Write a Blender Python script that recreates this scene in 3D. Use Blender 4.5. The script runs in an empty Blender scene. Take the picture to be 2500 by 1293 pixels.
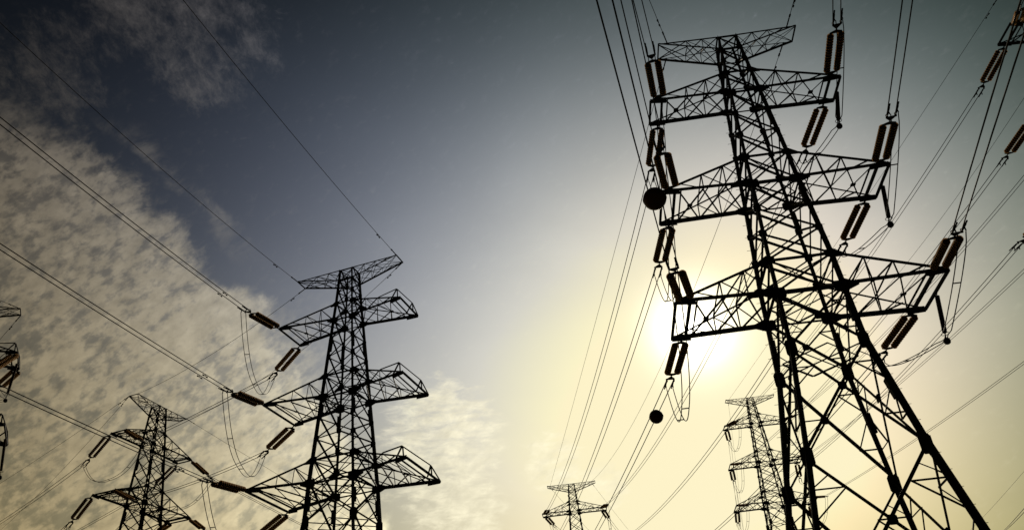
import bpy, bmesh, math, random
from mathutils import Vector, Matrix
random.seed(7)
S = bpy.context.scene
COL = S.collection

# ------------------------------------------------------------------ camera
cam_data = bpy.data.cameras.new('camera')
cam_data.sensor_width = 36.0
cam_data.lens = 2142.8 / 2500.0 * 36.0
cam_data.clip_start = 0.1
cam_data.clip_end = 20000
cam = bpy.data.objects.new('camera', cam_data)
COL.objects.link(cam)
PITCH, ROLL = 0.573288, -0.091673
fwd = Vector((0, math.cos(PITCH), math.sin(PITCH)))
up0 = Vector((0, -math.sin(PITCH), math.cos(PITCH)))
rt0 = Vector((1, 0, 0))
rt = rt0 * math.cos(ROLL) + up0 * math.sin(ROLL)
up = -rt0 * math.sin(ROLL) + up0 * math.cos(ROLL)
cam.matrix_world = Matrix(((rt.x, up.x, -fwd.x, 0), (rt.y, up.y, -fwd.y, 0), (rt.z, up.z, -fwd.z, 0), (0, 0, 0, 1)))
S.camera = cam
S.render.resolution_x, S.render.resolution_y = 1024, 529
S.render.engine = 'CYCLES'
S.cycles.use_denoising = False

# ------------------------------------------------------------------ exposure
vs = S.view_settings
vs.view_transform = 'Standard'; vs.look = 'None'; vs.exposure = 0.0; vs.gamma = 1.0

# ------------------------------------------------------------------ sun
SUN_AZ, SUN_EL = 0.2215, 0.4731          # azimuth from +Y towards +X
sun_dir = Vector((math.sin(SUN_AZ) * math.cos(SUN_EL), math.cos(SUN_AZ) * math.cos(SUN_EL), math.sin(SUN_EL)))
sd = bpy.data.lights.new('sun', 'SUN'); sd.energy = 2.5; sd.angle = math.radians(0.5); sd.color = (1.0, 0.88, 0.68)
sun = bpy.data.objects.new('sun', sd); COL.objects.link(sun)
sun.rotation_euler = sun_dir.to_track_quat('Z', 'Y').to_euler()

# ------------------------------------------------------------------ sky
world = bpy.data.worlds.new('World'); S.world = world; world.use_nodes = True
NT = world.node_tree; NT.nodes.clear()
class NB:
    """tiny expression builder for node trees"""
    def __init__(s, nt): s.nt = nt
    def put(s, sock, v):
        if isinstance(v, bpy.types.NodeSocket): s.nt.links.new(v, sock)
        elif isinstance(v, (tuple, list, Vector)): sock.default_value = tuple(v) if len(v) == len(sock.default_value) else tuple(v) + (1,)
        else: sock.default_value = v
    def m(s, op, a, b=0.0, c=0.0, clamp=False):
        n = s.nt.nodes.new('ShaderNodeMath'); n.operation = op; n.use_clamp = clamp
        s.put(n.inputs[0], a); s.put(n.inputs[1], b)
        if op in ('MULTIPLY_ADD', 'SMOOTH_MIN', 'SMOOTH_MAX', 'WRAP', 'COMPARE'): s.put(n.inputs[2], c)
        return n.outputs[0]
    def v(s, op, a, b=(0, 0, 0), c=None, scale=None):
        n = s.nt.nodes.new('ShaderNodeVectorMath'); n.operation = op
        s.put(n.inputs[0], a)
        if op == 'SCALE': s.put(n.inputs['Scale'], scale); return n.outputs[0]
        s.put(n.inputs[1], b)
        if c is not None: s.put(n.inputs[2], c)
        return n.outputs['Value'] if op in ('DOT_PRODUCT', 'LENGTH', 'DISTANCE') else n.outputs[0]
    def ss(s, x, lo, hi, a=0.0, b=1.0):
        n = s.nt.nodes.new('ShaderNodeMapRange'); n.interpolation_type = 'SMOOTHSTEP'
        s.put(n.inputs[0], x); s.put(n.inputs[1], lo); s.put(n.inputs[2], hi); s.put(n.inputs[3], a); s.put(n.inputs[4], b)
        return n.outputs[0]
    def lin(s, x, lo, hi, a=0.0, b=1.0):
        n = s.nt.nodes.new('ShaderNodeMapRange')
        s.put(n.inputs[0], x); s.put(n.inputs[1], lo); s.put(n.inputs[2], hi); s.put(n.inputs[3], a); s.put(n.inputs[4], b)
        return n.outputs[0]
    def noise(s, vec, scale, detail=5, rough=0.55, dist=0.0, lac=2.0):
        n = s.nt.nodes.new('ShaderNodeTexNoise'); s.put(n.inputs['Vector'], vec)
        n.inputs['Scale'].default_value = scale; n.inputs['Detail'].default_value = detail
        n.inputs['Roughness'].default_value = rough; n.inputs['Distortion'].default_value = dist; n.inputs['Lacunarity'].default_value = lac
        return n.outputs['Fac']
    def comb(s, x, y, z):
        n = s.nt.nodes.new('ShaderNodeCombineXYZ'); s.put(n.inputs[0], x); s.put(n.inputs[1], y); s.put(n.inputs[2], z); return n.outputs[0]
    def sep(s, v):
        n = s.nt.nodes.new('ShaderNodeSeparateXYZ'); s.put(n.inputs[0], v); return n.outputs
    def mix(s, f, a, b):
        n = s.nt.nodes.new('ShaderNodeMix'); n.data_type = 'RGBA'
        s.put(n.inputs[0], f); s.put(n.inputs[6], a); s.put(n.inputs[7], b); return n.outputs[2]
    def expv(s, v):
        x, y, z = s.sep(v)
        return s.comb(s.m('EXPONENT', x), s.m('EXPONENT', y), s.m('EXPONENT', z))
N = NB(NT)
D = N.v('NORMALIZE', NT.nodes.new('ShaderNodeTexCoord').outputs['Generated'])
dx, dy, dz = N.sep(D)
cosS = N.v('DOT_PRODUCT', D, tuple(sun_dir))
theta = N.m('MULTIPLY', N.m('ARCCOSINE', cosS), 57.29578)              # degrees from the sun
t30 = N.m('MINIMUM', N.m('DIVIDE', theta, 30.0), 1.6)
e30 = N.lin(N.m('MULTIPLY', N.m('ARCSINE', dz), 57.29578 / 30.0), 0.2, 1.8, 0.2, 1.8)
a30 = N.lin(N.m('MULTIPLY', N.m('ARCTAN2', dx, dy), 57.29578 / 30.0), -1.5, 1.5, -1.5, 1.5)
# hazy evening air: radiance falls off with angle from the sun and with height, warm low, blue high
CO = [[0.459, 0.0042, -1.2668], [2.2831, 1.9003, 2.5228], [-4.4375, -3.9647, -4.5697], [-0.5126, 0.2551, 1.7147], [-1.0428, -0.7296, -0.2761], [0.4294, 0.311, 0.2798], [-0.0853, -0.2902, -0.1932], [-0.2554, -0.6314, -1.2202], [0.8158, 0.9331, 0.7601], [-1.3825, -0.9417, -1.233], [0.2148, 0.2585, 0.2642]]
feats = [None, t30, N.m('MULTIPLY', t30, t30), e30, N.m('MULTIPLY', e30, t30), a30, N.m('MULTIPLY', a30, a30), N.m('MULTIPLY', e30, e30),
         N.m('MULTIPLY', N.m('MULTIPLY', t30, t30), t30), N.m('MULTIPLY', a30, t30), N.m('MULTIPLY', e30, a30)]
acc = CO[0]
for f, c in zip(feats[1:], CO[1:]):
    acc = N.v('ADD', acc, N.v('SCALE', tuple(c), scale=f))
base = N.expv(acc)
hz = N.noise(N.comb(dx, dy, N.m('MULTIPLY', dz, 2.2)), 3.5, 4, 0.5, 0.6)
base = N.v('SCALE', N.v('MULTIPLY', base, (1.0, 1.0, 0.98)), scale=N.lin(hz, 0.3, 0.7, 0.955, 1.045))
# keep the air near the sun at a soft warm yellow, then the white aureole and the disc itself
base = N.v('MINIMUM', base, (0.97, 0.88, 0.57))
CC = [[2.0352, 1.9947, 1.4477], [-1.6749, -1.8693, -2.2258], [-1.2668, -1.1418, -0.5924]]
cacc = N.v('ADD', N.v('ADD', CC[0], N.v('SCALE', tuple(CC[1]), scale=t30)), N.v('SCALE', tuple(CC[2]), scale=e30))
cloudc = N.v('MINIMUM', N.expv(cacc), (1.0, 0.92, 0.60))

# --- clouds, laid out on the plane of the cloud deck overhead
zc = N.m('MAXIMUM', dz, 0.12)
px = N.m('DIVIDE', dx, zc); py = N.m('DIVIDE', dy, zc)
wob = N.m('SUBTRACT', N.noise(D, 5.0, 3, 0.6), 0.5)
# cloud streaks run along STREAK; ACROSS is square to it
STREAK, ACROSS, DEPTH = (0.845, -0.266, 0.464), (-0.545, -0.420, 0.726), (0.0, 0.84, 0.543)  # built from camera right, up and forward, tilted to the streaks in view
st = N.comb(N.m('MULTIPLY', N.v('DOT_PRODUCT', D, STREAK), 0.62), N.v('DOT_PRODUCT', D, ACROSS), N.m('MULTIPLY', N.v('DOT_PRODUCT', D, DEPTH), 0.6))
# altocumulus sheet: left of a diagonal edge, and everything low on the left
q = N.m('MULTIPLY_ADD', wob, 0.14, N.m('MULTIPLY_ADD', N.m('SUBTRACT', N.noise(D, 16.0, 5, 0.6), 0.5), 0.10, px))
edge1 = N.m('SUBTRACT', N.m('MULTIPLY_ADD', N.m('MINIMUM', py, 1.62), 0.24, -0.935), q)       # >0 inside
edge2 = N.m('MINIMUM', N.m('MULTIPLY_ADD', wob, 0.5, N.m('SUBTRACT', py, 1.66)), N.m('SUBTRACT', N.m('MULTIPLY_ADD', py, -0.12, -0.24), q))
inside = N.m('MAXIMUM', N.ss(N.m('MULTIPLY_ADD', N.m('SUBTRACT', N.noise(st, 30.0, 7, 0.65, 0.3), 0.5), 0.16, edge1), -0.045, 0.075), N.ss(edge2, -0.12, 0.35))
inside = N.m('MULTIPLY', inside, N.ss(py, 0.80, 1.20))
puff = N.noise(st, 125.0, 5, 0.58, 0.15)
mid = N.noise(st, 60.0, 4, 0.55, 0.25)
big = N.noise(st, 13.0, 4, 0.6, 0.3)
pp = N.m('ADD', N.m('MULTIPLY_ADD', mid, 0.45, N.m('MULTIPLY', puff, 0.60)), N.m('MULTIPLY_ADD', big, 0.50, -0.14))
pp = N.m('ADD', pp, N.m('MULTIPLY', N.ss(edge1, 0.22, 0.0), 0.04))
puffa = N.ss(pp, 0.50, 0.70, 0.44, 1.0)
alpha1 = N.m('MULTIPLY', N.ss(N.m('ADD', inside, N.m('MULTIPLY', N.m('SUBTRACT', puff, 0.5), 0.6)), 0.0, 1.0), puffa)
# fainter strip running beside the edge of the sheet
strip = N.m('MULTIPLY', N.m('MULTIPLY', N.ss(edge1, -0.115, -0.085), N.ss(edge1, -0.045, -0.065)), N.m('MULTIPLY', N.ss(py, 0.98, 1.1), N.ss(py, 1.50, 1.25)))
strip = N.m('MULTIPLY', strip, N.ss(N.noise(st, 40.0, 7, 0.65, 0.3), 0.35, 0.65, 0.0, 0.30))
alpha1 = N.m('MAXIMUM', alpha1, strip)
# thin cirrus wisps high up
def blob(c, lo, hi):
    c = Vector(c).normalized()
    return N.ss(N.v('DOT_PRODUCT', D, tuple(c)), math.cos(math.radians(hi)), math.cos(math.radians(lo)))
ws = N.comb(N.m('ADD', N.m('MULTIPLY', dx, 1.3), N.m('MULTIPLY', dz, 1.0)), N.m('MULTIPLY', dy, 0.8), N.m('SUBTRACT', N.m('MULTIPLY', dz, 1.2), N.m('MULTIPLY', dx, 0.9)))
wisp = N.m('MULTIPLY_ADD', N.noise(ws, 46.0, 10, 0.74, 0.25), 0.55, N.m('MULTIPLY', N.noise(ws, 14.0, 6, 0.6, 0.3), 0.45))
def ragged(mask, lo, hi, top):
    return N.m('MULTIPLY', N.ss(N.m('MULTIPLY_ADD', N.m('SUBTRACT', mask, 1.0), 0.34, wisp), lo, hi), top)
wa = N.m('MAXIMUM', ragged(N.m('MAXIMUM', blob((-0.3095, 0.5750, 0.7574), 0.5, 9.5), blob((-0.2914, 0.6337, 0.7166), 0.2, 6.0)), 0.35, 0.80, 0.72),
         ragged(N.m('MAXIMUM', blob((-0.4381, 0.6022, 0.6674), 1, 5), blob((-0.50, 0.575, 0.65), 1, 6)), 0.36, 0.66, 0.36))
# pale cream patch low in the middle, with two small puffs beside it
rip = N.noise(N.comb(N.m('MULTIPLY', dx, 1.0), dy, N.m('MULTIPLY', dz, 3.0)), 34.0, 7, 0.62, 0.3)
def cream(mask, top):
    return N.m('MULTIPLY', N.ss(N.m('MULTIPLY_ADD', N.m('SUBTRACT', mask, 1.0), 0.42, rip), 0.22, 0.64), top)
pat = N.m('MAXIMUM', cream(N.m('MAXIMUM', blob((-0.0977, 0.9244, 0.3686), 1.2, 5.6), blob((-0.0828, 0.9506, 0.2993), 1.0, 4.6)), 0.75),
          N.m('MAXIMUM', cream(blob((0.0263, 0.9389, 0.3431), 0.5, 2.8), 0.7), cream(blob((0.0760, 0.9481, 0.3088), 0.3, 2.4), 0.5)))
alpha = N.m('MINIMUM', N.m('MAXIMUM', N.m('MAXIMUM', alpha1, wa), pat), 1.0)
shade = N.lin(N.noise(st, 70.0, 5, 0.6, 0.2), 0.3, 0.7, 0.80, 1.18)
cloudc = N.v('MULTIPLY', N.v('SCALE', cloudc, scale=shade), (0.98, 0.99, 1.10))
sky = N.mix(alpha, base, cloudc)
# aureole and disc of the veiled sun (additive)
glow = N.m('ADD', N.m('MULTIPLY', N.m('EXPONENT', N.m('MULTIPLY', N.m('POWER', N.m('DIVIDE', theta, 2.25), 2.0), -1.0)), 1.7),
           N.m('MULTIPLY', N.m('EXPONENT', N.m('MULTIPLY', theta, -0.60)), 0.16))
disc = N.m('MULTIPLY', N.ss(theta, 0.35, 0.6, 1.0, 0.0), 6.0)
gl = N.v('SCALE', (1.0, 0.96, 0.84), scale=N.m('ADD', glow, disc))
sky = N.v('ADD', sky, gl)
# behind the camera the sky is the dull evening side
back = N.ss(theta, 55.0, 100.0, 1.0, 0.35)
sky = N.v('SCALE', sky, scale=back)
bg1 = NT.nodes.new('ShaderNodeBackground'); N.put(bg1.inputs[0], sky); bg1.inputs[1].default_value = 1.0
nish = NT.nodes.new('ShaderNodeTexSky'); nish.sky_type = 'NISHITA'; nish.sun_disc = False
nish.sun_elevation = SUN_EL; nish.sun_rotation = SUN_AZ; nish.air_density = 1.0; nish.dust_density = 3.0
bg2 = NT.nodes.new('ShaderNodeBackground'); NT.links.new(nish.outputs[0], bg2.inputs[0]); bg2.inputs[1].default_value = 0.05
mx = NT.nodes.new('ShaderNodeMixShader'); mx.inputs[0].default_value = 0.015
NT.links.new(bg1.outputs[0], mx.inputs[1]); NT.links.new(bg2.outputs[0], mx.inputs[2])
wo = NT.nodes.new('ShaderNodeOutputWorld'); NT.links.new(mx.outputs[0], wo.inputs[0])

# ------------------------------------------------------------------ materials
def mat(name, col, rough=0.6, metal=0.0, var=0.3, scale=6.0, transl=None):
    m = bpy.data.materials.new(name); m.use_nodes = True; nt = m.node_tree; n = NB(nt)
    b = nt.nodes['Principled BSDF']; out = nt.nodes['Material Output']
    tc = nt.nodes.new('ShaderNodeTexCoord').outputs['Object']
    f = n.noise(tc, scale, 5, 0.6)
    c = n.mix(n.ss(f, 0.3, 0.7), tuple(x * (1 - var) for x in col), tuple(x * (1 + var) for x in col))
    nt.links.new(c, b.inputs['Base Color']); b.inputs['Specular IOR Level'].default_value = 0.12; b.inputs['Metallic'].default_value = metal
    n.put(b.inputs['Roughness'], n.lin(f, 0.3, 0.7, rough - 0.1, rough + 0.1))
    if transl:
        t = nt.nodes.new('ShaderNodeBsdfTranslucent'); t.inputs[0].default_value = tuple(transl) + (1,)
        x = nt.nodes.new('ShaderNodeMixShader'); x.inputs[0].default_value = 0.5
        nt.links.new(b.outputs[0], x.inputs[1]); nt.links.new(t.outputs[0], x.inputs[2]); nt.links.new(x.outputs[0], out.inputs[0])
    return m
STEEL = mat('weathered_steel', (0.024, 0.024, 0.026), 0.78, 0.0)
WIRE = mat('aged_conductor', (0.02, 0.02, 0.021), 0.7, 0.0)
GLASS = mat('brown_porcelain', (0.04, 0.018, 0.010), 0.5, 0.0, 0.2, 3.0, (0.10, 0.05, 0.025))
RIM = mat('thin_backlit_rim', (0.10, 0.06, 0.035), 0.5, 0.0, 0.2, 3.0, (0.95, 0.72, 0.46))  # backlit glow of the disc edges, put in as a paler, more translucent colour
CONC = mat('concrete', (0.28, 0.27, 0.25), 0.85)
BALL = mat('dark_red_ball_paint', (0.06, 0.018, 0.012), 0.5, 0.0)
GRASS = mat('dry_grass_ground', (0.05, 0.06, 0.025), 0.95, 0.0, 0.5, 0.4)

# ------------------------------------------------------------------ helpers
def tag(o, label=None, cat=None, group=None, kind=None):
    if label: o['label'] = label
    if cat: o['category'] = cat
    if group: o['group'] = group
    if kind: o['kind'] = kind
    return o
def empty(name, loc=(0, 0, 0), M=None):
    o = bpy.data.objects.new(name, None); COL.objects.link(o); o.empty_display_size = 0.3
    if M is not None: o.matrix_world = M
    else: o.location = loc
    return o
class MB:
    def __init__(s): s.v = []; s.f = []
    def prism(s, A, B, prof, ref):
        A = Vector(A); B = Vector(B); d = (B - A)
        if d.length < 1e-5: return
        d.normalize(); ref = Vector(ref)
        if abs(d.dot(ref)) > 0.95: ref = Vector((1, 0, 0)) if abs(d.x) < 0.9 else Vector((0, 1, 0))
        u = (ref - d * ref.dot(d)).normalized(); w = d.cross(u); n = len(prof); k = len(s.v)
        for P in (A, B):
            for (x, y) in prof: s.v.append(P + u * x + w * y)
        for i in range(n): j = (i + 1) % n; s.f.append((k + i, k + j, k + n + j, k + n + i))
        s.f.append(tuple(k + i for i in range(n))[::-1]); s.f.append(tuple(k + n + i for i in range(n)))
    def angle(s, A, B, w, ref=(0, 0, 1), su=1, sv=1):
        """an L-section steel member"""
        t = w * 0.13
        s.prism(A, B, [(0, 0), (w * su, 0), (w * su, t * sv), (t * su, t * sv), (t * su, w * sv), (0, w * sv)], ref)
    def bar(s, A, B, w, h=None, ref=(0, 0, 1)):
        h = h or w; a = w / 2; b = h / 2
        s.prism(A, B, [(-b, -a), (b, -a), (b, a), (-b, a)], ref)
    def rod(s, A, B, r, n=6): s.prism(A, B, [(r * math.cos(2 * math.pi * i / n), r * math.sin(2 * math.pi * i / n)) for i in range(n)], (0, 0, 1))
    def plate(s, c, u, v, a, b, t=0.03, cut=0.35):
        """octagonal gusset plate centred at c, in the plane of u and v"""
        u = Vector(u).normalized(); v = Vector(v); v = (v - u * v.dot(u)).normalized(); c = Vector(c); n = u.cross(v); k = len(s.v)
        pr = [(-1, -1 + cut), (-1 + cut, -1), (1 - cut, -1), (1, -1 + cut), (1, 1 - cut), (1 - cut, 1), (-1 + cut, 1), (-1, 1 - cut)]
        for q in (-t / 2, t / 2):
            for x, y in pr: s.v.append(c + u * (x * a) + v * (y * b) + n * q)
        for i in range(8): j = (i + 1) % 8; s.f.append((k + i, k + j, k + 8 + j, k + 8 + i))
        s.f.append(tuple(k + i for i in range(8))[::-1]); s.f.append(tuple(k + 8 + i for i in range(8)))
    def poly(s, pts, n, t):
        n = Vector(n).normalized() * (t / 2); k = len(s.v); m = len(pts)
        for q in (-1, 1):
            for p in pts: s.v.append(Vector(p) + n * q)
        for i in range(m): j = (i + 1) % m; s.f.append((k + i, k + j, k + m + j, k + m + i))
        s.f.append(tuple(k + i for i in range(m))[::-1]); s.f.append(tuple(k + m + i for i in range(m)))
    def tube(s, pts, r, n=6):
        k = len(s.v); pts = [Vector(p) for p in pts]
        for i, p in enumerate(pts):
            d = (pts[min(i + 1, len(pts) - 1)] - pts[max(i - 1, 0)]).normalized()
            ref = Vector((0, 0, 1)) if abs(d.z) < 0.9 else Vector((1, 0, 0))
            u = (ref - d * ref.dot(d)).normalized(); w = d.cross(u)
            for j in range(n): a = 2 * math.pi * j / n; s.v.append(p + u * (r * math.cos(a)) + w * (r * math.sin(a)))
        for i in range(len(pts) - 1):
            for j in range(n):
                a = k + i * n + j; b = k + i * n + (j + 1) % n; s.f.append((a, b, b + n, a + n))
        s.f.append(tuple(k + j for j in range(n))[::-1]); s.f.append(tuple(k + (len(pts) - 1) * n + j for j in range(n)))
    def lathe(s, A, ax, prof, n=14):
        """prof: (distance along ax, radius)"""
        ax = Vector(ax).normalized(); ref = Vector((0, 0, 1)) if abs(ax.z) < 0.9 else Vector((1, 0, 0))
        u = (ref - ax * ref.dot(ax)).normalized(); w = ax.cross(u); A = Vector(A); k = len(s.v)
        for x, r in prof:
            for j in range(n): a = 2 * math.pi * j / n; s.v.append(A + ax * x + u * (r * math.cos(a)) + w * (r * math.sin(a)))
        for i in range(len(prof) - 1):
            for j in range(n):
                a = k + i * n + j; b = k + i * n + (j + 1) % n; s.f.append((a, b, b + n, a + n))
        s.f.append(tuple(k + j for j in range(n))[::-1]); s.f.append(tuple(k + (len(prof) - 1) * n + j for j in range(n)))
    def build(s, name, m, parent=None, smooth=False):
        me = bpy.data.meshes.new(name); me.from_pydata([tuple(v) for v in s.v], [], s.f); me.materials.append(m)
        if smooth:
            for p in me.polygons: p.use_smooth = True
        o = bpy.data.objects.new(name, me); COL.objects.link(o)
        if parent: o.parent = parent
        return o
def copy_tree(o, parent=None):
    c = o.copy(); COL.objects.link(c); c.parent = parent
    for ch in list(o.children): copy_tree(ch, c)
    return c

# ------------------------------------------------------------------ ground
# positions fitted to image coordinates, hidden ones assumed, metres, origin at the viewer
TOWERS = {'R': [[16.254, 43.814, 0.0, -0.058]], 'L': [[-15.122, 68.394, 0.0, -0.294]], 'M': [[-48.276, 105.491, 5.798, 1.244]], 'D': [[44.291, 162.244, 23.376, -0.063]], 'E': [[7.659, 169.24, 11.755, -0.072]], 'F': [[48.433, 52.792, 12.657, 0.01]], 'G': [[-54.014, 71.69, 2.5, 0.45]]}
STRINGS = {'R1LN': [[10.631, 43.037, 39.498], [9.514, 38.037, 38.609]], 'R2LN': [[10.0, 42.533, 31.636], [8.717, 37.541, 30.953]], 'R3LN': [[9.363, 42.064, 23.724], [7.987, 37.12, 22.885]], 'R1RN': [[21.752, 42.396, 39.498], [20.675, 37.331, 39.025]], 'R2RN': [[22.32, 41.824, 31.636], [21.253, 36.77, 31.038]], 'R3RN': [[22.899, 41.284, 23.724], [21.775, 36.272, 22.914]], 'R1LF': [[10.757, 45.231, 39.498], [10.734, 50.431, 39.517]], 'R2LF': [[10.188, 45.804, 31.636], [9.97, 51.0, 31.651]], 'R3LF': [[9.61, 46.344, 23.724], [9.415, 51.537, 23.533]], 'R1RF': [[21.878, 44.591, 39.498], [21.749, 49.789, 39.446]], 'R2RF': [[22.509, 45.094, 31.636], [22.52, 50.294, 31.647]], 'R3RF': [[23.145, 45.564, 23.724], [22.884, 50.756, 23.6]], 'L1LN': [[-21.372, 68.456, 39.628], [-22.612, 63.483, 38.752]], 'L2LN': [[-22.057, 67.951, 32.046], [-23.239, 62.962, 31.179]], 'L3LN': [[-22.779, 67.445, 24.499], [-23.831, 62.421, 23.664]], 'L1LF': [[-20.354, 71.813, 39.628], [-23.719, 75.716, 38.931]], 'L2LF': [[-20.643, 72.614, 32.046], [-24.198, 76.339, 31.321]], 'L3LF': [[-20.963, 73.435, 24.499], [-24.572, 77.1, 23.728]], 'M1LF': [[-51.3, 100.002, 45.296], [-55.098, 102.889, 43.228]], 'M1RF': [[-47.333, 111.686, 45.296], [-51.336, 114.261, 43.202]], 'M2LF': [[-52.003, 99.607, 37.434], [-55.63, 102.775, 35.473]], 'M2RF': [[-47.65, 112.428, 37.434], [-50.76, 116.565, 37.945]], 'M1LN': [[-49.218, 99.295, 45.296], [-45.712, 96.7, 42.466]], 'M1RN': [[-45.252, 110.98, 45.296], [-41.793, 108.913, 42.009]], 'M2LN': [[-48.901, 98.553, 37.434], [-45.183, 95.903, 34.945]], 'M2RN': [[-44.548, 111.375, 37.434], [-41.354, 108.224, 34.805]], 'D1LN': [[38.663, 161.5, 62.874], [39.586, 156.485, 61.856]], 'D2LN': [[38.03, 161.0, 55.012], [38.202, 156.059, 53.401]], 'D3LN': [[37.391, 160.534, 47.1], [37.424, 155.561, 45.579]], 'D3RN': [[50.921, 159.675, 47.1], [51.12, 154.708, 45.576]], 'D2RN': [[50.346, 160.218, 55.012], [50.677, 155.202, 53.682]], 'D1RN': [[49.78, 160.795, 62.874], [50.241, 155.777, 61.588]], 'D1LF': [[38.802, 163.693, 62.874], [40.094, 168.705, 62.371]], 'D2LF': [[38.237, 164.27, 55.012], [39.395, 169.308, 54.452]], 'D3LF': [[37.662, 164.813, 47.1], [38.548, 169.89, 46.413]], 'D1RF': [[49.92, 162.988, 62.874], [51.42, 167.93, 62.264]], 'D2RF': [[50.553, 163.488, 55.012], [51.878, 168.276, 53.475]], 'D3RF': [[51.192, 163.954, 47.1], [52.517, 168.742, 45.563]], 'E1LN': [[2.024, 168.544, 51.254], [2.454, 163.437, 50.377]], 'E1RN': [[13.135, 167.743, 51.254], [13.508, 162.665, 50.198]], 'E1LF': [[2.182, 170.736, 51.254], [3.558, 175.746, 51.021]], 'E1RF': [[13.293, 169.936, 51.254], [14.477, 174.999, 51.191]], 'E2LN': [[1.387, 168.05, 43.391], [1.756, 162.907, 42.717]], 'E2RN': [[13.695, 167.162, 43.391], [14.064, 162.019, 42.717]], 'E3LN': [[0.743, 167.589, 35.48], [1.112, 162.446, 34.806]], 'E3RN': [[14.266, 166.614, 35.48], [14.635, 161.471, 34.806]], 'F1LF': [[42.863, 53.835, 52.165], [42.987, 59.033, 52.256]], 'F2LF': [[42.258, 54.368, 44.315], [42.406, 59.555, 44.64]], 'F3LF': [[41.645, 54.866, 36.417], [40.744, 59.987, 36.482]], 'F1RF': [[53.981, 53.944, 52.165], [54.085, 59.142, 52.269]], 'F2RF': [[54.575, 54.488, 44.315], [54.679, 59.686, 44.419]], 'F3RF': [[55.178, 54.998, 36.417], [55.282, 60.196, 36.521]], 'F1LN': [[42.884, 51.641, 52.165], [40.619, 47.643, 49.729]], 'G1RF': [[-49.377, 75.88, 42.128], [-53.363, 79.216, 41.962]], 'G1RN': [[-47.85, 72.722, 42.128], [-47.606, 69.074, 38.431]]}
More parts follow.
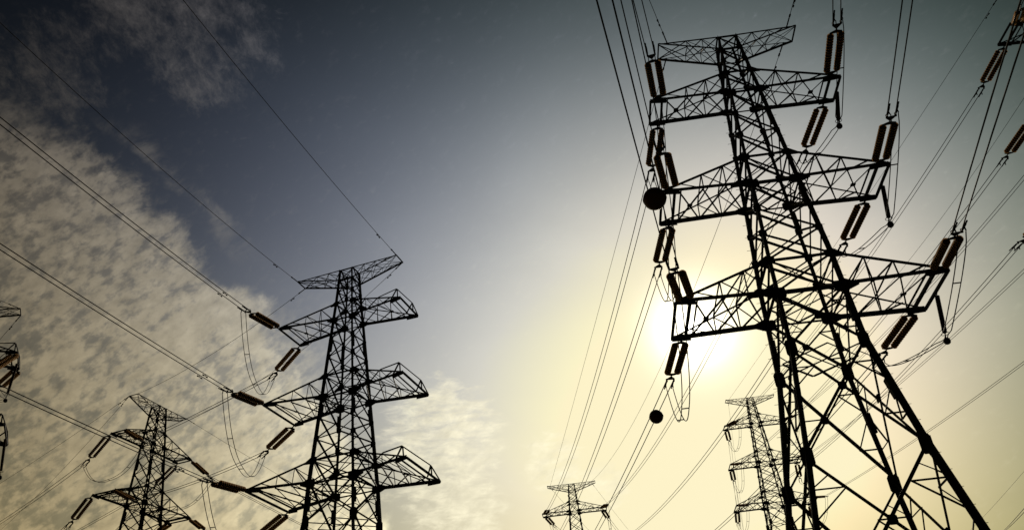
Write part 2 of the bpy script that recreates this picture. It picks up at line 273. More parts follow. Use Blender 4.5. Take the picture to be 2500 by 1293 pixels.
WIRES = [['RE1L', 'c', [10.734, 50.431, 39.517], [2.454, 163.437, 50.377], 2.532, True], ['RE2L', 'c', [9.97, 51.0, 31.651], [1.756, 162.907, 42.717], 2.219, True], ['RE3L', 'c', [9.415, 51.537, 23.533], [1.112, 162.446, 34.806], 1.826, True], ['RE1R', 'c', [21.749, 49.789, 39.446], [13.508, 162.665, 50.198], 3.091, True], ['RE2R', 'c', [22.52, 50.294, 31.647], [14.064, 162.019, 42.717], 2.948, True], ['RE3R', 'c', [22.884, 50.756, 23.6], [14.635, 161.471, 34.806], 2.395, True], ['REtL', 'c', [12.19, 44.755, 45.0], [3.507, 168.831, 56.755], 0.284, False], ['REtR', 'c', [20.4, 44.282, 45.0], [11.709, 168.24, 56.755], 4.305, False], ['FD1L', 'c', [42.987, 59.033, 52.256], [39.586, 156.485, 61.856], 1.897, True], ['FD2L', 'c', [42.406, 59.555, 44.64], [38.202, 156.059, 53.401], 2.075, True], ['FD3L', 'c', [40.744, 59.987, 36.482], [37.424, 155.561, 45.579], 2.0, True], ['FD1R', 'c', [54.085, 59.142, 52.269], [50.241, 155.777, 61.588], 2.01, True], ['FD2R', 'c', [54.679, 59.686, 44.419], [50.677, 155.202, 53.682], 1.267, True], ['FD3R', 'c', [55.282, 60.196, 36.521], [51.12, 154.708, 45.576], 1.042, True], ['FDtL', 'c', [44.322, 53.457, 57.657], [40.143, 161.8, 68.376], 0.446, False], ['FDtR', 'c', [52.529, 53.537, 57.657], [48.35, 161.279, 68.376], 4.418, False], ['LM1', 'c', [-23.719, 75.716, 38.931], [-45.712, 96.7, 42.466], 0.195, True], ['LM2', 'c', [-24.198, 76.339, 31.321], [-45.183, 95.903, 34.945], 0.453, True], ['LMtL', 'c', [-19.821, 70.506, 45.0], [-49.122, 100.802, 50.798], 0.91, False], ['LMtR', 'c', [-10.041, 67.541, 45.0], [-46.092, 109.725, 50.798], 2.031, False], ['LM3', 'c', [-24.572, 77.1, 23.728], [-48.618, 97.815, 29.522], 2.0, True], ['RN1L', 'e', [9.514, 38.037, 38.609], [3.39849, -0.13025, 0.0008], 150, True], ['RN2L', 'e', [8.717, 37.541, 30.953], [3.374, -0.12987, 0.0008], 150, True], ['RN3L', 'e', [7.987, 37.12, 22.885], [3.37211, -0.12798, 0.00076], 150, True], ['RN1R', 'e', [20.675, 37.331, 39.025], [3.43008, -0.1237, 0.0008], 150, True], ['RN2R', 'e', [21.253, 36.77, 31.038], [3.40734, -0.12798, 0.00088], 150, True], ['RN3R', 'e', [21.775, 36.272, 22.914], [3.443, -0.15337, -0.00037], 150, True], ['RNtL', 'e', [12.109, 43.345, 45.0], [3.50945, -0.08445, 0.0008], 150, False], ['RNtR', 'e', [20.319, 42.872, 45.0], [3.18419, -0.09724, 0.0008], 150, False], ['LN1L', 'e', [-22.612, 63.483, 38.752], [3.32999, -0.13127, 0.00089], 150, True], ['LN2L', 'e', [-23.239, 62.962, 31.179], [3.31695, -0.10712, 0.0006], 150, True], ['LN3L', 'e', [-23.831, 62.421, 23.664], [3.32655, -0.09026, 0.00058], 150, True], ['LNtL', 'e', [-20.203, 69.247, 45.0], [3.37536, -0.13346, 0.00145], 150, False], ['LNtR', 'e', [-10.423, 66.282, 45.0], [3.36852, -0.1095, 0.00109], 150, False], ['MF1L', 'e', [-55.098, 102.889, 43.228], [-0.80773, 0.00215, 0.00082], 120, True], ['MF2L', 'e', [-55.63, 102.775, 35.473], [-0.76162, -0.05221, 0.0005], 120, True], ['MF1R', 'e', [-51.336, 114.261, 43.202], [-0.86483, -0.01524, 0.00052], 120, True], ['MFt', 'e', [-50.459, 101.256, 50.798], [-0.87552, -0.02223, 0.00056], 120, False], ['MFtb', 'e', [-50.459, 101.256, 50.798], [-0.73794, -0.06541, 0.00092], 100, False], ['MN1R', 'e', [-41.793, 108.913, 42.009], [0.8746, -0.36102, 0.00047], 100, True], ['MNtR', 'e', [-46.092, 109.725, 50.798], [0.76127, -0.35887, 0.00035], 100, False], ['DF1L', 'e', [40.094, 168.705, 62.371], [0.19273, -0.09725, 0.00051], 150, True], ['DF2L', 'e', [39.395, 169.308, 54.452], [0.20958, -0.09887, 0.0005], 150, True], ['DFtL', 'e', [40.233, 163.209, 68.376], [0.19656, -0.09712, 0.00051], 150, False], ['EF1L', 'e', [3.558, 175.746, 51.021], [0.4148, -0.12052, 0.0005], 150, True], ['EF1R', 'e', [14.477, 174.999, 51.191], [0.32, -0.12597, 0.00049], 150, True], ['EFtL', 'e', [3.608, 170.24, 56.755], [0.32261, -0.10974, 0.00072], 150, False], ['EFtR', 'e', [11.811, 169.649, 56.755], [0.32734, -0.12563, 0.00048], 150, False], ['FN1L', 'e', [40.619, 47.643, 49.729], [3.3, -0.12, 0.0005], 100, True], ['FNtL', 'e', [44.336, 52.047, 57.657], [3.3, -0.1, 0.0005], 100, False], ['GNt', 'e', [-49.128, 73.322, 47.5], [3.61187, -0.02232, 0.00051], 60, False], ['GFt', 'e', [-49.7, 74.507, 47.5], [-0.84182, -0.10581, 0.0005], 60, False]]
JUMPERS = [['R1L', [9.514, 38.037, 38.609], [10.734, 50.431, 39.517], 4.59, None], ['R2L', [8.717, 37.541, 30.953], [9.97, 51.0, 31.651], 4.7, None], ['R3L', [7.987, 37.12, 22.885], [9.415, 51.537, 23.533], 4.37, None], ['L1L', [-22.612, 63.483, 38.752], [-23.719, 75.716, 38.931], 3.56, None], ['L2L', [-23.239, 62.962, 31.179], [-24.198, 76.339, 31.321], 3.6, None], ['L3L', [-23.831, 62.421, 23.664], [-24.572, 77.1, 23.728], 3.04, None], ['M1L', [-45.712, 96.7, 42.466], [-55.098, 102.889, 43.228], 3.0, None], ['M2L', [-45.183, 95.903, 34.945], [-55.63, 102.775, 35.473], 3.0, None], ['M1R', [-41.793, 108.913, 42.009], [-51.336, 114.261, 43.202], 3.0, None], ['D1L', [39.586, 156.485, 61.856], [40.094, 168.705, 62.371], 3.1, None], ['D2L', [38.202, 156.059, 53.401], [39.395, 169.308, 54.452], 3.06, None], ['D3L', [37.424, 155.561, 45.579], [38.548, 169.89, 46.413], 2.51, None], ['D1R', [50.241, 155.777, 61.588], [51.42, 167.93, 62.264], 3.0, None], ['D2R', [50.677, 155.202, 53.682], [51.878, 168.276, 53.475], 2.04, None], ['D3R', [51.12, 154.708, 45.576], [52.517, 168.742, 45.563], 2.16, None], ['E1L', [2.454, 163.437, 50.377], [3.558, 175.746, 51.021], 2.15, None], ['E1R', [13.508, 162.665, 50.198], [14.477, 174.999, 51.191], 2.91, None], ['R1R', [20.675, 37.331, 39.025], [21.749, 49.789, 39.446], 0, [21.686, 43.523, 36.354]], ['R2R', [21.253, 36.77, 31.038], [22.52, 50.294, 31.647], 0, [22.562, 43.582, 28.53]], ['R3R', [21.775, 36.272, 22.914], [22.884, 50.756, 23.6], 0, [23.155, 43.502, 20.613]], ['G1R', [-47.606, 69.074, 38.431], [-53.363, 79.216, 41.962], 0, [-48.682, 73.957, 37.836]]]
POSTS = [['R1R', [22.415, 43.481, 39.498], [21.686, 43.523, 36.354]], ['R2R', [23.021, 43.555, 31.636], [22.562, 43.582, 28.53]], ['R3R', [23.626, 43.475, 23.724], [23.155, 43.502, 20.613]], ['G1R', [-48.492, 74.049, 42.128], [-48.682, 73.957, 37.836]], ['G2R', [-48.113, 74.435, 34.546], [-47.767, 74.603, 30.482]]]
FARLINES = [([37.65, 68.22, 18.14], [53.69, 104.42, 24.77], 0.03, 'upper wire of the close pair in the bottom right corner'), ([37.59, 68.32, 17.86], [53.84, 104.35, 24.74], 0.03, 'lower wire of the close pair in the bottom right corner'), ([62.06, 109.19, 33.56], [80.83, 167.06, 40.71], 0.02, 'faint thin wire above the close pair near the bottom right corner')]
HILLS = [(-48.3, 105.5, 5.8, 26), (44.3, 162.2, 23.4, 34), (7.66, 169.2, 9.0, 30), (48.4, 52.8, 12.0, 13), (-54, 71.7, 1.6, 16)]
def ground_z(x, y):
    z = -1.6
    for (cx, cy, h, sg) in HILLS: z += h * math.exp(-0.5 * ((x - cx) ** 2 + (y - cy) ** 2) / sg ** 2)
    return z
g = MB()
cs = []
v = 4.0; cs = [0.0]
while cs[-1] < 6000:
    cs.append(cs[-1] + v)
    if cs[-1] > 260: v *= 1.35
cs = [-c for c in cs[:0:-1]] + cs
n = len(cs)
for j in cs:
    for i in cs: g.v.append(Vector((i, j + 60, ground_z(i, j + 60))))
for j in range(n - 1):
    for i in range(n - 1): a = j * n + i; g.f.append((a, a + 1, a + n + 1, a + n))
tag(g.build('ground', GRASS, smooth=True), kind='structure')

# ------------------------------------------------------------------ pylons
def interp(tab, z):
    for (z0, w0), (z1, w1) in zip(tab, tab[1:]):
        if z1 <= z <= z0: return w0 + (w1 - w0) * (z0 - z) / (z0 - z1)
    return tab[-1][1]
def make_pylon(Z, W, L, E, name='lattice_pylon', raised=False):
    """Z: heights of the named levels, W: half widths, L: arm half lengths, E: arm tip half widths; origin at camera height"""
    root = empty(name)
    lv = ['Tt', 'Tb', '1t', '1b', '2t', '2b', '3t', '3b', 'k1', 'k2', 'k3', 'g']
    tab = [(Z[k], W[k]) for k in lv]
    def cn(z, sx, sy): w = interp(tab, z); return Vector((sx * w, sy * w, z))
    def lw(z): return 0.165 + 0.0040 * (45 - z)                    # leg section grows downwards
    # nodes of the body
    nodes = [Z['Tt'], Z['Tb']]
    def sub(a, b, n): return [a + (b - a) * (i + 1) / n for i in range(n)]
    nodes += sub(Z['Tb'], Z['1t'], 2) + [Z['1b']] + sub(Z['1b'], Z['2t'], 3) + [Z['2b']] + sub(Z['2b'], Z['3t'], 3) + [Z['3b'], Z['k1'], Z['k2'], Z['k3'], Z['g']]
    rings = [Z[k] for k in ('Tt', 'Tb', '1t', '1b', '2t', '2b', '3t', '3b')]
    big = {Z['1b']: .34, Z['2b']: .40, Z['3b']: .44, Z['k1']: .50, Z['k2']: .52, Z['1t']: .24, Z['2t']: .27, Z['3t']: .32, Z['k3']: .5}
    for sx in (-1, 1):
        for sy in (-1, 1):
            m = MB()
            for a, b in zip(nodes, nodes[1:]):
                m.angle(cn(a, sx, sy), cn(b, sx, sy), (lw(a) + lw(b)) / 2, ref=(-sx, 0, 0), su=1, sv=(1 if sx * sy > 0 else -1) * 1)
            o = m.build('leg', STEEL, root)
            for z in nodes[1:-2]:
                gp = MB(); low = z <= Z['k1'] + .01
                s_ = big.get(z, 0.19 + 0.0035 * (45 - z)) * (.60 if low else .92); hh = s_ * (1.6 if low else (0.85 if z in big else 1.0))
                c = cn(z, sx, sy)
                gp.plate(c + Vector((-sx * s_ * .45, -sy * .02, 0)), (1, 0, 0), (0, 0, 1), s_, hh, cut=.32)
                gp.plate(c + Vector((-sx * .02, -sy * s_ * .45, 0)), (0, 1, 0), (0, 0, 1), s_ * .9, hh, cut=.32)
                gp.build('gusset_plate', STEEL, o)
            # splice cover over the leg joint
            for z in (Z['1b'] - 2.6, Z['2b'] - 1.2, Z['3b'] - 1.6, Z['k1'] - 3.0):
                w = lw(z) * 1.1
                gp = MB(); gp.bar(cn(z + .55, sx, sy) - Vector((sx, sy, 0)) * w * .42, cn(z - .55, sx, sy) - Vector((sx, sy, 0)) * w * .42, w * 1.05)
                gp.build('splice_cover', STEEL, o)
            if sx < 0 and sy > 0 or sx > 0 and sy < 0:
                pg = MB(); z = Z['Tt'] - .4; i = 0
                while z > Z['g'] + 3:
                    c = cn(z, sx, sy); q = Vector((sx, 0, 0)) if i % 2 else Vector((0, sy, 0))
                    pg.rod(c, c + q * .26, 0.013, 5); z -= .45; i += 1
                pg.build('climbing_pegs', STEEL, o)
            ft = MB(); c = cn(Z['g'], sx, sy); ft.bar(c + Vector((0, 0, -.5)), c + Vector((0, 0, .25)), 1.1, 1.1, (1, 0, 0)); ft.build('footing', CONC, root)
    # bracing of the four faces
    faces = [((-1, -1), (1, -1)), ((1, -1), (1, 1)), ((1, 1), (-1, 1)), ((-1, 1), (-1, -1))]
    for (a, b) in faces:
        m = MB(); nrm = Vector((a[0] + b[0], a[1] + b[1], 0)).normalized()
        def P(z, c, off=0.0): return cn(z, *c) - nrm * off
        for i, (z0, z1) in enumerate(zip(nodes, nodes[1:])):
            w = 0.090 + 0.0015 * (45 - z0)
            if z0 <= Z['3b']: w *= 1.0
            if z0 <= Z['k1']: w *= 1.08
            m.angle(P(z0, a, .02), P(z1, b, .02), w * .8, ref=nrm)
            m.angle(P(z0, b, .06 + w), P(z1, a, .06 + w), w * 1.12, ref=nrm)
            if z0 in rings:
                m.angle(P(z0, a, .03), P(z0, b, .03), w * 1.05, ref=nrm)
            if z0 <= Z['3b'] + .01:
                # redundant members in the tall panels
                wc = w * .52; C = (P(z0, a) + P(z1, b) + P(z0, b) + P(z1, a)) / 4
                w0 = (P(z0, a) - P(z0, b)).length; w1 = (P(z1, a) - P(z1, b)).length
                fr = w0 / (w0 + w1); C = P(z0, a).lerp(P(z1, b), fr)
                for c_ in (a, b):
                    T, B = P(z0, c_), P(z1, c_); X = T.lerp(B, fr)
                    mt, mb_ = T.lerp(C, .5), B.lerp(C, .5)
                    for Q in ((mt, T.lerp(X, .5)), (mt, X), (mb_, X), (mb_, X.lerp(B, .5))):
                        m.angle(Q[0] - nrm * .05, Q[1] - nrm * .05, wc, ref=nrm)
                    if z0 <= Z['k1'] + .01:
                        m.angle(T.lerp(X, .5) - nrm * .05, T.lerp(C, .28) - nrm * .05, wc * .8, ref=nrm)
                m.plate(C - nrm * .08, (b[0] - a[0], b[1] - a[1], 0), (0, 0, 1), w * 1.6, w * 1.6)
        m.build('face_bracing', STEEL, root)
    # plan frames inside the body
    for z in rings + [Z['k1']]:
        m = MB(); w = 0.060 + 0.0010 * (45 - z)
        m.angle(cn(z, -1, -1), cn(z, 1, 1), w, ref=(0, 0, 1)); m.angle(cn(z, -1, 1) - Vector((0, 0, w)), cn(z, 1, -1) - Vector((0, 0, w)), w, ref=(0, 0, 1))
        if z in (Z['2b'], Z['3b'], Z['k1']):
            mids = [(cn(z, *a) + cn(z, *b)) / 2 for a, b in faces]
            for i in range(4): m.angle(mids[i], mids[(i + 1) % 4], w, ref=(0, 0, 1))
        m.build('plan_bracing', STEEL, root)
    # cross-arms
    for k in ('T', '1', '2', '3'):
        for sx in (-1, 1):
            arm = MB(); l, e = L[k], E[k]
            if k == 'T': zt, zb, zi = Z['Tt'], Z['Tb'], Z['Tt']
            else: zt, zb, zi = Z[k + 't'], Z[k + 'b'], Z[k + 'b']
            cw = {'T': .115, '1': .175, '2': .19, '3': .205}[k]
            nb = 3
            fr = [0, .27, .53, .80 if k != 'T' else .999]
            def ch(sy, f, top):
                """point on a chord of the arm"""
                if k == 'T': z0, z1 = (Z['Tt'], Z['Tt']) if top else (Z['Tb'], Z['Tt'])
                else: z0, z1 = (zt, zb + .12) if top else (zb, zb)
                A = cn(z0, sx, sy); B = Vector((sx * l, sy * e, z1)); return A.lerp(B, f)
            for sy in (-1, 1):
                arm.angle(ch(sy, 0, 0), ch(sy, 1, 0), cw * (1.1 if k != 'T' else 1), ref=(0, 0, 1), sv=-sx * sy)
                arm.angle(ch(sy, 0, 1), ch(sy, .97, 1), cw * .56, ref=(0, 0, -1), sv=sx * sy)
                for i in range(1, 3 if k != 'T' else 3):
                    arm.angle(ch(sy, fr[i], 0), ch(sy, fr[i], 1), cw * .34, ref=(1, 0, 0))
                for i in range(0, 3):
                    arm.angle(ch(sy, fr[i], 0), ch(sy, fr[i + 1], 1) if i < 2 else ch(sy, .8, 1), cw * .40, ref=(0, sy, 0))
            for i in range(3):
                f0, f1 = fr[i], fr[i + 1]; off = Vector((0, 0, -.05))
                for top in ((False, True) if k == 'T' else (False,)):
                    arm.angle(ch(-1, f0, top), ch(1, f1, top), cw * .42, ref=(0, 0, 1))
                    arm.angle(ch(1, f0, top) + off, ch(-1, f1, top) + off, cw * .42, ref=(0, 0, 1))
                if i < 2 and k != 'T':
                    arm.angle(ch(-1, f1, True), ch(1, f1, True), cw * .34, ref=(0, 0, 1))
                    C = (ch(-1, f0, 0) + ch(1, f1, 0)) / 2
                    arm.angle(ch(-1, f0, True), ch(1, f1, True), cw * .34, ref=(0, 0, 1))
                if k == 'T' and i < 2:
                    arm.angle(ch(-1, f1, False), ch(1, f1, True), cw * .4, ref=(0, 0, 1))
            if k != 'T':
                for f, ww in ((.79, .42), (.865, .8)):
                    arm.angle(ch(-1, f, 0), ch(1, f, 0), cw * ww, ref=(0, 0, 1))
                c = (ch(-1, .80, 0) + ch(1, .53, 0) + ch(1, .80, 0) + ch(-1, .53, 0)) / 4
                arm.plate(c, (1, 0, 0), (0, 1, 0), .16, .16)
            if raised and k != 'T' and sx > 0:
                # raised end frame above the tip beam
                U = [Vector((l * .93, -e * .93, zb + 1.05)), Vector((l * .97, e * .55, zb + .95))]
                for p_, q_, w_ in ((ch(-1, .93, 0), U[0], .6), (Vector((l * .98, e * .55, zb)), U[1], .6), (U[0], U[1], .55), (U[1], Vector((l, e, zb)), .6), (ch(-1, .55, 1), U[0], .6), (U[0], ch(-1, .78, 0), .5), (U[1], ch(1, .8, 1), .5)):
                    arm.angle(p_, q_, cw * w_, ref=(0, 0, 1))
            o = arm.build('crossarm', STEEL, root)
            tb = MB(); tb.bar(Vector((sx * l, -e - .05, zi)), Vector((sx * l, e + .05, zi)), cw * (.72 if k != 'T' else .75), cw * (.72 if k != 'T' else .75))
            tb.build('tip_beam', STEEL, o)
            if k != 'T':
                for sy in (-1, 1):
                    tp = MB(); A = ch(sy, 1, 0); B = ch(sy, .80, 0); d = Vector((sx, 0, 0))
                    tp.poly([A + Vector((0, sy * .05, .10)), A + Vector((0, sy * .05, -.13)), B + Vector((0, sy * .03, -.22)), B + Vector((0, sy * .03, .18)), A.lerp(B, .4) + Vector((0, 0, .26))], (0, 1, 0), .06)
                    tp.poly([A + Vector((0, .14 * sy, -.02)), A + Vector((0, -.12 * sy, -.02)), B + Vector((0, -.25 * sy, -.02)), B + Vector((0, .12 * sy, -.02))], (0, 0, 1), .05)
                    tp.build('tip_plate', STEEL, o)
                    gp = MB(); r0 = cn(zb, sx, sy); s_ = .30 + .05 * int(k)
                    gp.poly([r0 + Vector((sx * s_ * 1.7, -sy * .01, -.05)), r0 + Vector((sx * s_ * 1.7, -sy * .01, .12)), r0 + Vector((0, -sy * .01, s_)), r0 + Vector((-sx * s_ * .6, -sy * .01, .1)), r0 + Vector((0, -sy * .01, -s_ * .8))], (0, 1, 0), .05)
                    gp.build('root_plate', STEEL, o); gp = MB(); r1 = cn(zt, sx, sy); gp.poly([r1 + Vector((sx * s_ * 1.5, -sy * .01, -.28)), r1 + Vector((sx * s_ * 1.4, -sy * .01, -.10)), r1 + Vector((0, -sy * .01, s_ * .7)), r1 + Vector((-sx * .1, -sy * .01, -s_ * .7))], (0, 1, 0), .05)
                    gp.build('root_plate', STEEL, o)
    return root

ZR = {'Tt': 45, 'Tb': 43.74, '1t': 41.43, '1b': 39.50, '2t': 33.82, '2b': 31.64, '3t': 25.93, '3b': 23.72, 'k1': 20.29, 'k2': 14.06, 'k3': 5.2, 'g': -1.6}
WR = {'Tt': .628, 'Tb': .728, '1t': .871, '1b': 1.005, '2t': 1.348, '2b': 1.455, '3t': 1.82, '3b': 1.897, 'k1': 2.031, 'k2': 2.955, 'k3': 4.55, 'g': 5.77}
LR = {'T': 4.71, '1': 6.17, '2': 6.77, '3': 7.38}
ER = {'T': .706, '1': 1.099, '2': 1.638, '3': 2.144}
ZL = {'Tt': 45, 'Tb': 43.84, '1t': 41.40, '1b': 39.63, '2t': 34.08, '2b': 32.05, '3t': 26.48, '3b': 24.50, 'k1': 21.38, 'k2': 14.9, 'k3': 6.0, 'g': -1.6}
WL = {'Tt': .664, 'Tb': .721, '1t': .859, '1b': .991, '2t': 1.381, '2b': 1.516, '3t': 1.904, '3b': 2.047, 'k1': 2.199, 'k2': 3.05, 'k3': 4.6, 'g': 5.9}
LL = {'T': 5.11, '1': 6.0, '2': 6.51, '3': 7.05}
EL = {'T': .658, '1': 1.754, '2': 2.436, '3': 3.13}
pr = make_pylon(ZR, WR, LR, ER)
pl = make_pylon(ZL, WL, LL, EL, raised=True)
def place(o, key, label):
    x, y, z, a = TOWERS[key][0]
    o.location = (x, y, z); o.rotation_euler = (0, 0, a); tag(o, label, 'pylon', 'lattice transmission pylons')
place(pr, 'R', 'largest black lattice pylon on the right, its left arm crossing in front of the sun')
place(pl, 'L', 'tall dark lattice pylon standing left of centre against grey and blotchy cloud')
for key, src, lab in (('M', pr, 'small lattice pylon in front of the puffy clouds, lower left, turned diagonally'),
                      ('D', pr, 'slender distant pylon seen half hidden behind the legs of the largest pylon'),
                      ('E', pr, 'smallest pylon, only its top rising from the bottom edge below the sun'),
                      ('F', pr, 'pylon mostly outside the top right corner, showing one arm tip'),
                      ('G', pl, 'pylon cut off by the left edge, only its right arm tips showing')):
    place(copy_tree(src), key, lab)

# ------------------------------------------------------------------ insulator strings (built along +X, 5.2 m long)
def disc_stack(m, A, ax, n, pitch, R, r0=.05):
    prof = [(0, r0)]; k = len(m.f); N_ = 14
    for i in range(n):
        x = i * pitch
        prof += [(x + pitch * .12, r0), (x + pitch * .20, r0 * 1.8), (x + pitch * .38, R * .55), (x + pitch * .45, R * .80), (x + pitch * .52, R), (x + pitch * .60, R * .98), (x + pitch * .57, R * .78), (x + pitch * .56, R * .5), (x + pitch * .66, r0)]
    prof += [(n * pitch + .02, r0)]
    m.lathe(A, ax, prof, N_)
    m.rim = [k + (4 + 9 * i + q) * N_ + j for i in range(n) for q in range(3) for j in range(N_)]
def rimmed(o, m):
    o.data.materials.append(RIM)
    for i in m.rim: o.data.polygons[i].material_index = 1
def make_string(full=True, sep=.31, R=.215):
    root = empty('insulator_string')
    m = MB(); m.rod((0, 0, .03), (.22, 0, .03), .035); m.rod((.2, 0, 0), (.48, 0, 0), .045)
    m.plate((.12, 0, 0), (1, 0, 0), (0, 0, 1), .10, .07); m.plate((.33, 0, 0), (1, 0, 0), (0, 1, 0), .10, .06); m.build('link', STEEL, root)
    for x0, x1 in ((.44, .66), (4.68, 4.46)):
        m = MB(); m.poly([(x0, .05, 0), (x0, -.05, 0), (x1 - (x1 - x0) * .35, -sep - .06, 0), (x1, -sep - .06, 0), (x1, sep + .06, 0), (x1 - (x1 - x0) * .35, sep + .06, 0)], (0, 0, 1), .07)
        for s in (-1, 1): m.rod((x1, s * sep, 0), (x1 + (.10 if x1 > x0 else -.10), s * sep, 0), .04)
        m.build('yoke', STEEL, root)
    for s in (-1, 1):
        m = MB(); disc_stack(m, (.74, s * sep, 0), (1, 0, 0), 14, .259, R); rimmed(m.build('disc_stack', GLASS, root, smooth=True), m)
    m = MB()
    m.rod((4.64, 0, 0), (4.90, 0, 0), .04); m.poly([(4.86, .05, 0), (4.86, -.05, 0), (5.16, -.27, 0), (5.24, -.27, 0), (5.24, .27, 0), (5.16, .27, 0)], (0, 0, 1), .05)
    m.build('conductor_plate', STEEL, root)
    for s in (-1, 1):
        m = MB(); m.rod((5.18, s * .225, 0), (5.55, s * .225, 0), .035); m.rod((5.5, s * .225, 0), (6.15, s * .225, 0), .062, 8); m.rod((6.1, s * .225, 0), (6.5, s * .225, 0), .045, 8)
        m.rod((5.85, s * .225, 0), (5.92, s * .225, -.26), .035); m.bar((5.32, s * .225, -.10), (5.32, s * .225, .10), .10)
        m.build('dead_end_clamp', STEEL, root)
    return root
arms = {'T': 'top', '1': 'upper', '2': 'middle', '3': 'lowest'}
pyl = {'R': 'largest right pylon', 'L': 'tall left-centre pylon', 'M': 'small lower left pylon', 'D': 'distant half-hidden pylon',
       'E': 'smallest bottom pylon', 'F': 'top right corner pylon', 'G': 'left edge pylon'}
sidew = {'L': 'left', 'R': 'right'}
proto = make_string(); first = True
for key, (A, B) in STRINGS.items():
    o = proto if first else copy_tree(proto); first = False
    A = Vector(A); B = Vector(B); d = (B - A).normalized(); y = Vector((0, 0, 1)).cross(d).normalized(); z = d.cross(y)
    o.matrix_world = Matrix(((d.x, y.x, z.x, A.x), (d.y, y.y, z.y, A.y), (d.z, y.z, z.z, A.z), (0, 0, 0, 1)))
    t, a, s, nf = key
    dirw = {'N': 'near-side', 'F': 'far-side'}[nf] if t != 'M' else {'N': 'right-pulling', 'F': 'left-pulling'}[nf]
    tag(o, '%s double brown insulator string on the %s %s arm of the %s' % (dirw, arms[a], sidew[s], pyl[t]), 'insulator', 'double insulator strings')

# ------------------------------------------------------------------ power lines
def perp(P, Q):
    d = Vector(Q) - Vector(P); d.z = 0; d.normalize(); return Vector((d.y, -d.x, 0))      # to the right of the direction of travel
def curve_pts(w):
    name, kind, A, p, q, twin = w; A = Vector(A); out = []
    if kind == 'c':
        B = Vector(p); n = 70
        for i in range(n + 1): t = i / n; P = A.lerp(B, t); P.z -= 4 * q * t * (1 - t); out.append(P)
    else:
        h, s, k = p; n = 90
        for i in range(n + 1):
            t = q * (i / n) ** 1.3; out.append(Vector((A.x + math.sin(h) * t, A.y + math.cos(h) * t, A.z + s * t + k * t * t)))
    return out
def damper(m, P, d, r):
    dn = Vector((0, 0, -1)); m.rod(P, P + dn * .16, .03); m.rod(P + dn * .14 - d * .26, P + dn * .14 + d * .26, .014)
    for s in (-1, 1): m.rod(P + dn * .15 + d * s * .17, P + dn * .15 + d * s * .32, .055, 8)
BIGDIR = {'RE': 'from largest pylon\'s %s arm down to smallest pylon', 'FD': 'from corner pylon\'s %s arm to the distant pylon',
          'LM': 'from left-centre pylon\'s %s arm to lower left pylon', 'RN': 'rising overhead off largest pylon\'s %s arm',
          'LN': 'from left-centre pylon\'s %s arm up leftward', 'MF': 'leaving lower left pylon\'s %s arm down leftward', 'MN': 'leaving lower left pylon\'s %s arm down rightward',
          'DF': 'descending from distant pylon\'s %s arm', 'EF': 'descending from smallest pylon\'s %s arm', 'FN': 'rising overhead off corner pylon\'s %s arm',
          'GN': 'running up left from edge pylon\'s %s arm', 'GF': 'running down left from edge pylon\'s %s arm'}
for w in WIRES:
    name, kind, A, p, q, twin = w; pts = curve_pts(w); pp = name[:2]; rest = name[2:]
    if 't' in rest:
        armw = 'top ' + (sidew['R'] if 'R' in rest else 'left'); 
        if pp in ('GN', 'GF'): armw = 'top right'
    else: armw = arms[rest[0]] + ' ' + (sidew[rest[1]] if len(rest) > 1 else 'left')
    right = perp(pts[0], pts[3])
    for s in ((-1, 1) if twin else (0,)):
        P = [v + right * (s * .225) for v in pts]
        r = .032 if twin else .021
        if pp in ('RE', 'FD', 'DF', 'EF'): r *= .92
        root = empty('power_line' if twin else 'earth_wire', P[0])
        m = MB(); m.tube([v - P[0] for v in P], r, 6); m.build('wire', WIRE, root, smooth=True)
        L0 = 0
        for dd in ((4.2,) if pp == 'LN' else () if twin else (2.4,)):
            if pp in ('DF', 'EF', 'MN'): continue
            acc_ = 0; Q = None
            for u, v2 in zip(P, P[1:]):
                sl = (v2 - u).length
                if acc_ + sl >= dd: Q = u.lerp(v2, (dd - acc_) / sl); dirn = (v2 - u).normalized(); break
                acc_ += sl
            if Q is not None: m = MB(); damper(m, Q - P[0], dirn, r); m.build('vibration_damper', STEEL, root)
        if not twin:
            m = MB(); d0 = (P[2] - P[0]).normalized(); m.rod((0, 0, 0), d0 * .9, .045); m.rod(d0 * 1.0, d0 * 1.25, .06); m.build('end_clamp', STEEL, root)
        sw = {-1: 'left wire of pair ', 1: 'right wire of pair ', 0: 'thin wire '}[s]
        if name == 'MFtb': armw = 'top left'; sw = 'lower thin wire '
        if name == 'MFt': sw = 'upper thin wire '
        tag(root, sw + BIGDIR[pp] % armw, 'power line' if twin else 'earth wire', 'twin conductors' if twin else 'earth wires')

# far lines of another route, low on the right
for (P0, P1, r_, lab) in FARLINES:
    P0 = Vector(P0); P1 = Vector(P1); d = P1 - P0; a_ = P0 - d * 1.2; b_ = P1 + d * 2.0
    root = empty('power_line', a_); m = MB()
    pts = []
    for i in range(61): t = i / 60; P = a_.lerp(b_, t) - a_; P.z += 0.0004 * (t * (b_ - a_).length - (P0 - a_).length) ** 2 * .3; pts.append(P)
    m.tube(pts, r_, 6); m.build('wire', WIRE, root, smooth=True)
    tag(root, lab, 'power line', 'far wires at the lower right corner')

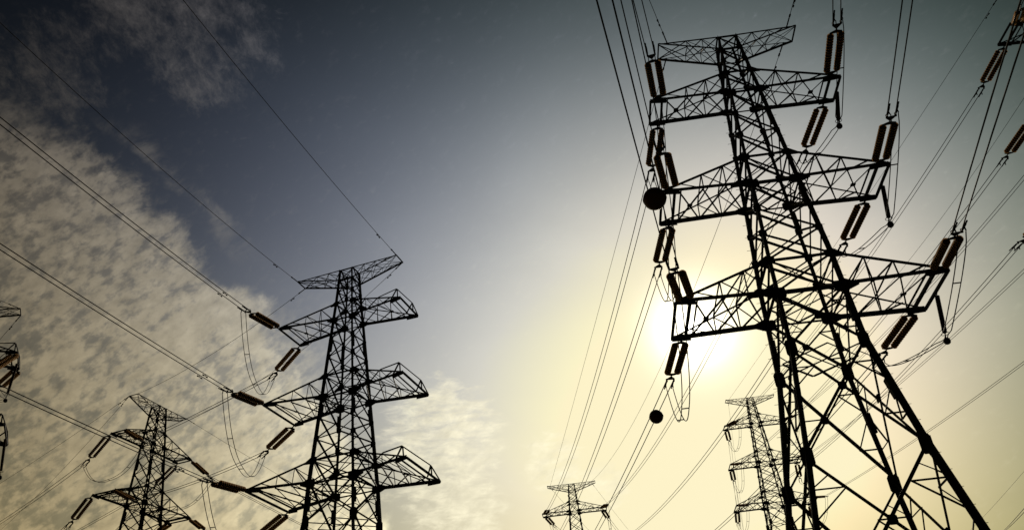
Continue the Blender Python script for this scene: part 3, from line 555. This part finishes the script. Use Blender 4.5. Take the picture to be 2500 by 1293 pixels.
# ------------------------------------------------------------------ jumper loops
def jumper(name, A, B, drop, via, label):
    A = Vector(A); B = Vector(B); root = empty('jumper_loop', A)
    SA, SB = STR_DIR[name]; cA = A + SA * .72 + Vector((0, 0, -.3)); cB = B + SB * .72 + Vector((0, 0, -.3))
    n = 40; ctr = []
    if via is None:
        for i in range(n + 1): t = i / n; P = cA.lerp(cB, t); P.z -= drop * (1 - abs(2 * t - 1) ** 2.6); ctr.append(P)
    else:
        V = Vector(via) + Vector((0, 0, .12))
        for P0, P1 in ((cA, V), (V, cB)):
            for i in range(n // 2 + 1):
                t = i / (n // 2); P = P0.lerp(P1, t)
                tt = t if P0 is cA else 1 - t
                P.z = P0.z + (P1.z - P0.z) * t
                z_hi = (cA if P0 is cA else cB).z; P.z = z_hi + (V.z - z_hi) * (tt ** .62); 
                if not (P0 is V and i == 0): ctr.append(P)
    rgt = perp(A, B)
    for s in (-1, 1):
        m = MB(); pts = [P + rgt * (s * .2 * (0.35 if via is not None and abs(i - n // 2) < 2 else 1)) for i, P in enumerate(ctr)]
        m.tube([P - A for P in pts], .028, 6); m.build('wire', WIRE, root, smooth=True)
    for f in (.22, .5, .78) if via is None else (.2, .8):
        P = ctr[int(f * n)] - A; m = MB(); m.bar(P - rgt * .22, P + rgt * .22, .05); m.build('spacer', STEEL, root)
    tag(root, label, 'jumper loop', 'jumper loops under the arm tips')
STR_DIR = {}
for nm, A, B, c, V in JUMPERS:
    kn, kf = nm + 'N', nm + 'F'
    STR_DIR[nm] = tuple((Vector(STRINGS[k][1]) - Vector(STRINGS[k][0])).normalized() for k in (kn, kf))
for nm, A, B, c, V in JUMPERS:
    jumper(nm, A, B, c, V, 'slack twin jumper cable %s the %s %s arm of the %s' % ('looping below' if V is None else 'weighted beside', arms[nm[1]], sidew[nm[2]], pyl[nm[0]]))
# hanging insulators that hold the jumpers off the arm tips
for nm, A, B in POSTS:
    A = Vector(A); B = Vector(B); d = (B - A); Lg = d.length; d.normalize(); root = empty('jumper_insulator', A)
    m = MB(); m.rod((0, 0, 0), d * (Lg * .12), .03); m.plate(d * .1, d, (1, 0, 0), .10, .05); m.build('link', STEEL, root)
    m = MB(); disc_stack(m, d * (Lg * .10), d, 26, Lg * .74 / 26, .125, .075); m.build('disc_stack', GLASS, root, smooth=True)
    m = MB(); m.rod(d * (Lg * .83), d * (Lg * .96), .035)
    rp = [d * (Lg * .86) + Vector((.20 * math.cos(a), .20 * math.sin(a), 0)) for a in [2 * math.pi * i / 16 for i in range(17)]]
    m.tube(rp, .02, 5); m.build('arcing_ring', STEEL, root)
    m = MB(); m.lathe(d * (Lg - .16), (0, 0, -1), [(-.02, .03), (0, .12), (.05, .17), (.16, .19), (.27, .17), (.33, .11), (.35, .03)], 16); m.build('counterweight', STEEL, root, smooth=True)
    tag(root, 'single ribbed insulator with round weight under the %s %s arm of the %s' % (arms[nm[1]], sidew[nm[2]], pyl[nm[0]]), 'insulator', 'jumper insulators')

# ------------------------------------------------------------------ marker balls
def ball(c, R, label):
    root = empty('marker_ball', c)
    m = MB(); n = 24; m.lathe((0, 0, -R), (0, 0, 1), [(R * (1 - math.cos(math.pi * i / n)), max(R * math.sin(math.pi * i / n), .004)) for i in range(n + 1)], 32)
    m.build('shell', BALL, root, smooth=True)
    m = MB(); m.lathe((0, 0, -.03), (0, 0, 1), [(0, R * 1.0), (0, R * 1.035), (.06, R * 1.035), (.06, R * 1.0)], 32); m.build('seam_flange', BALL, root)
    tag(root, label, 'marker ball', 'aviation marker balls')
ball((6.25, 29.9, 21.95), .49, 'larger black marker ball at the middle left arm tip of the largest pylon')
ball((9.10, 57.94, 23.72), .49, 'smaller dark marker ball on the wires below and left of the sun')
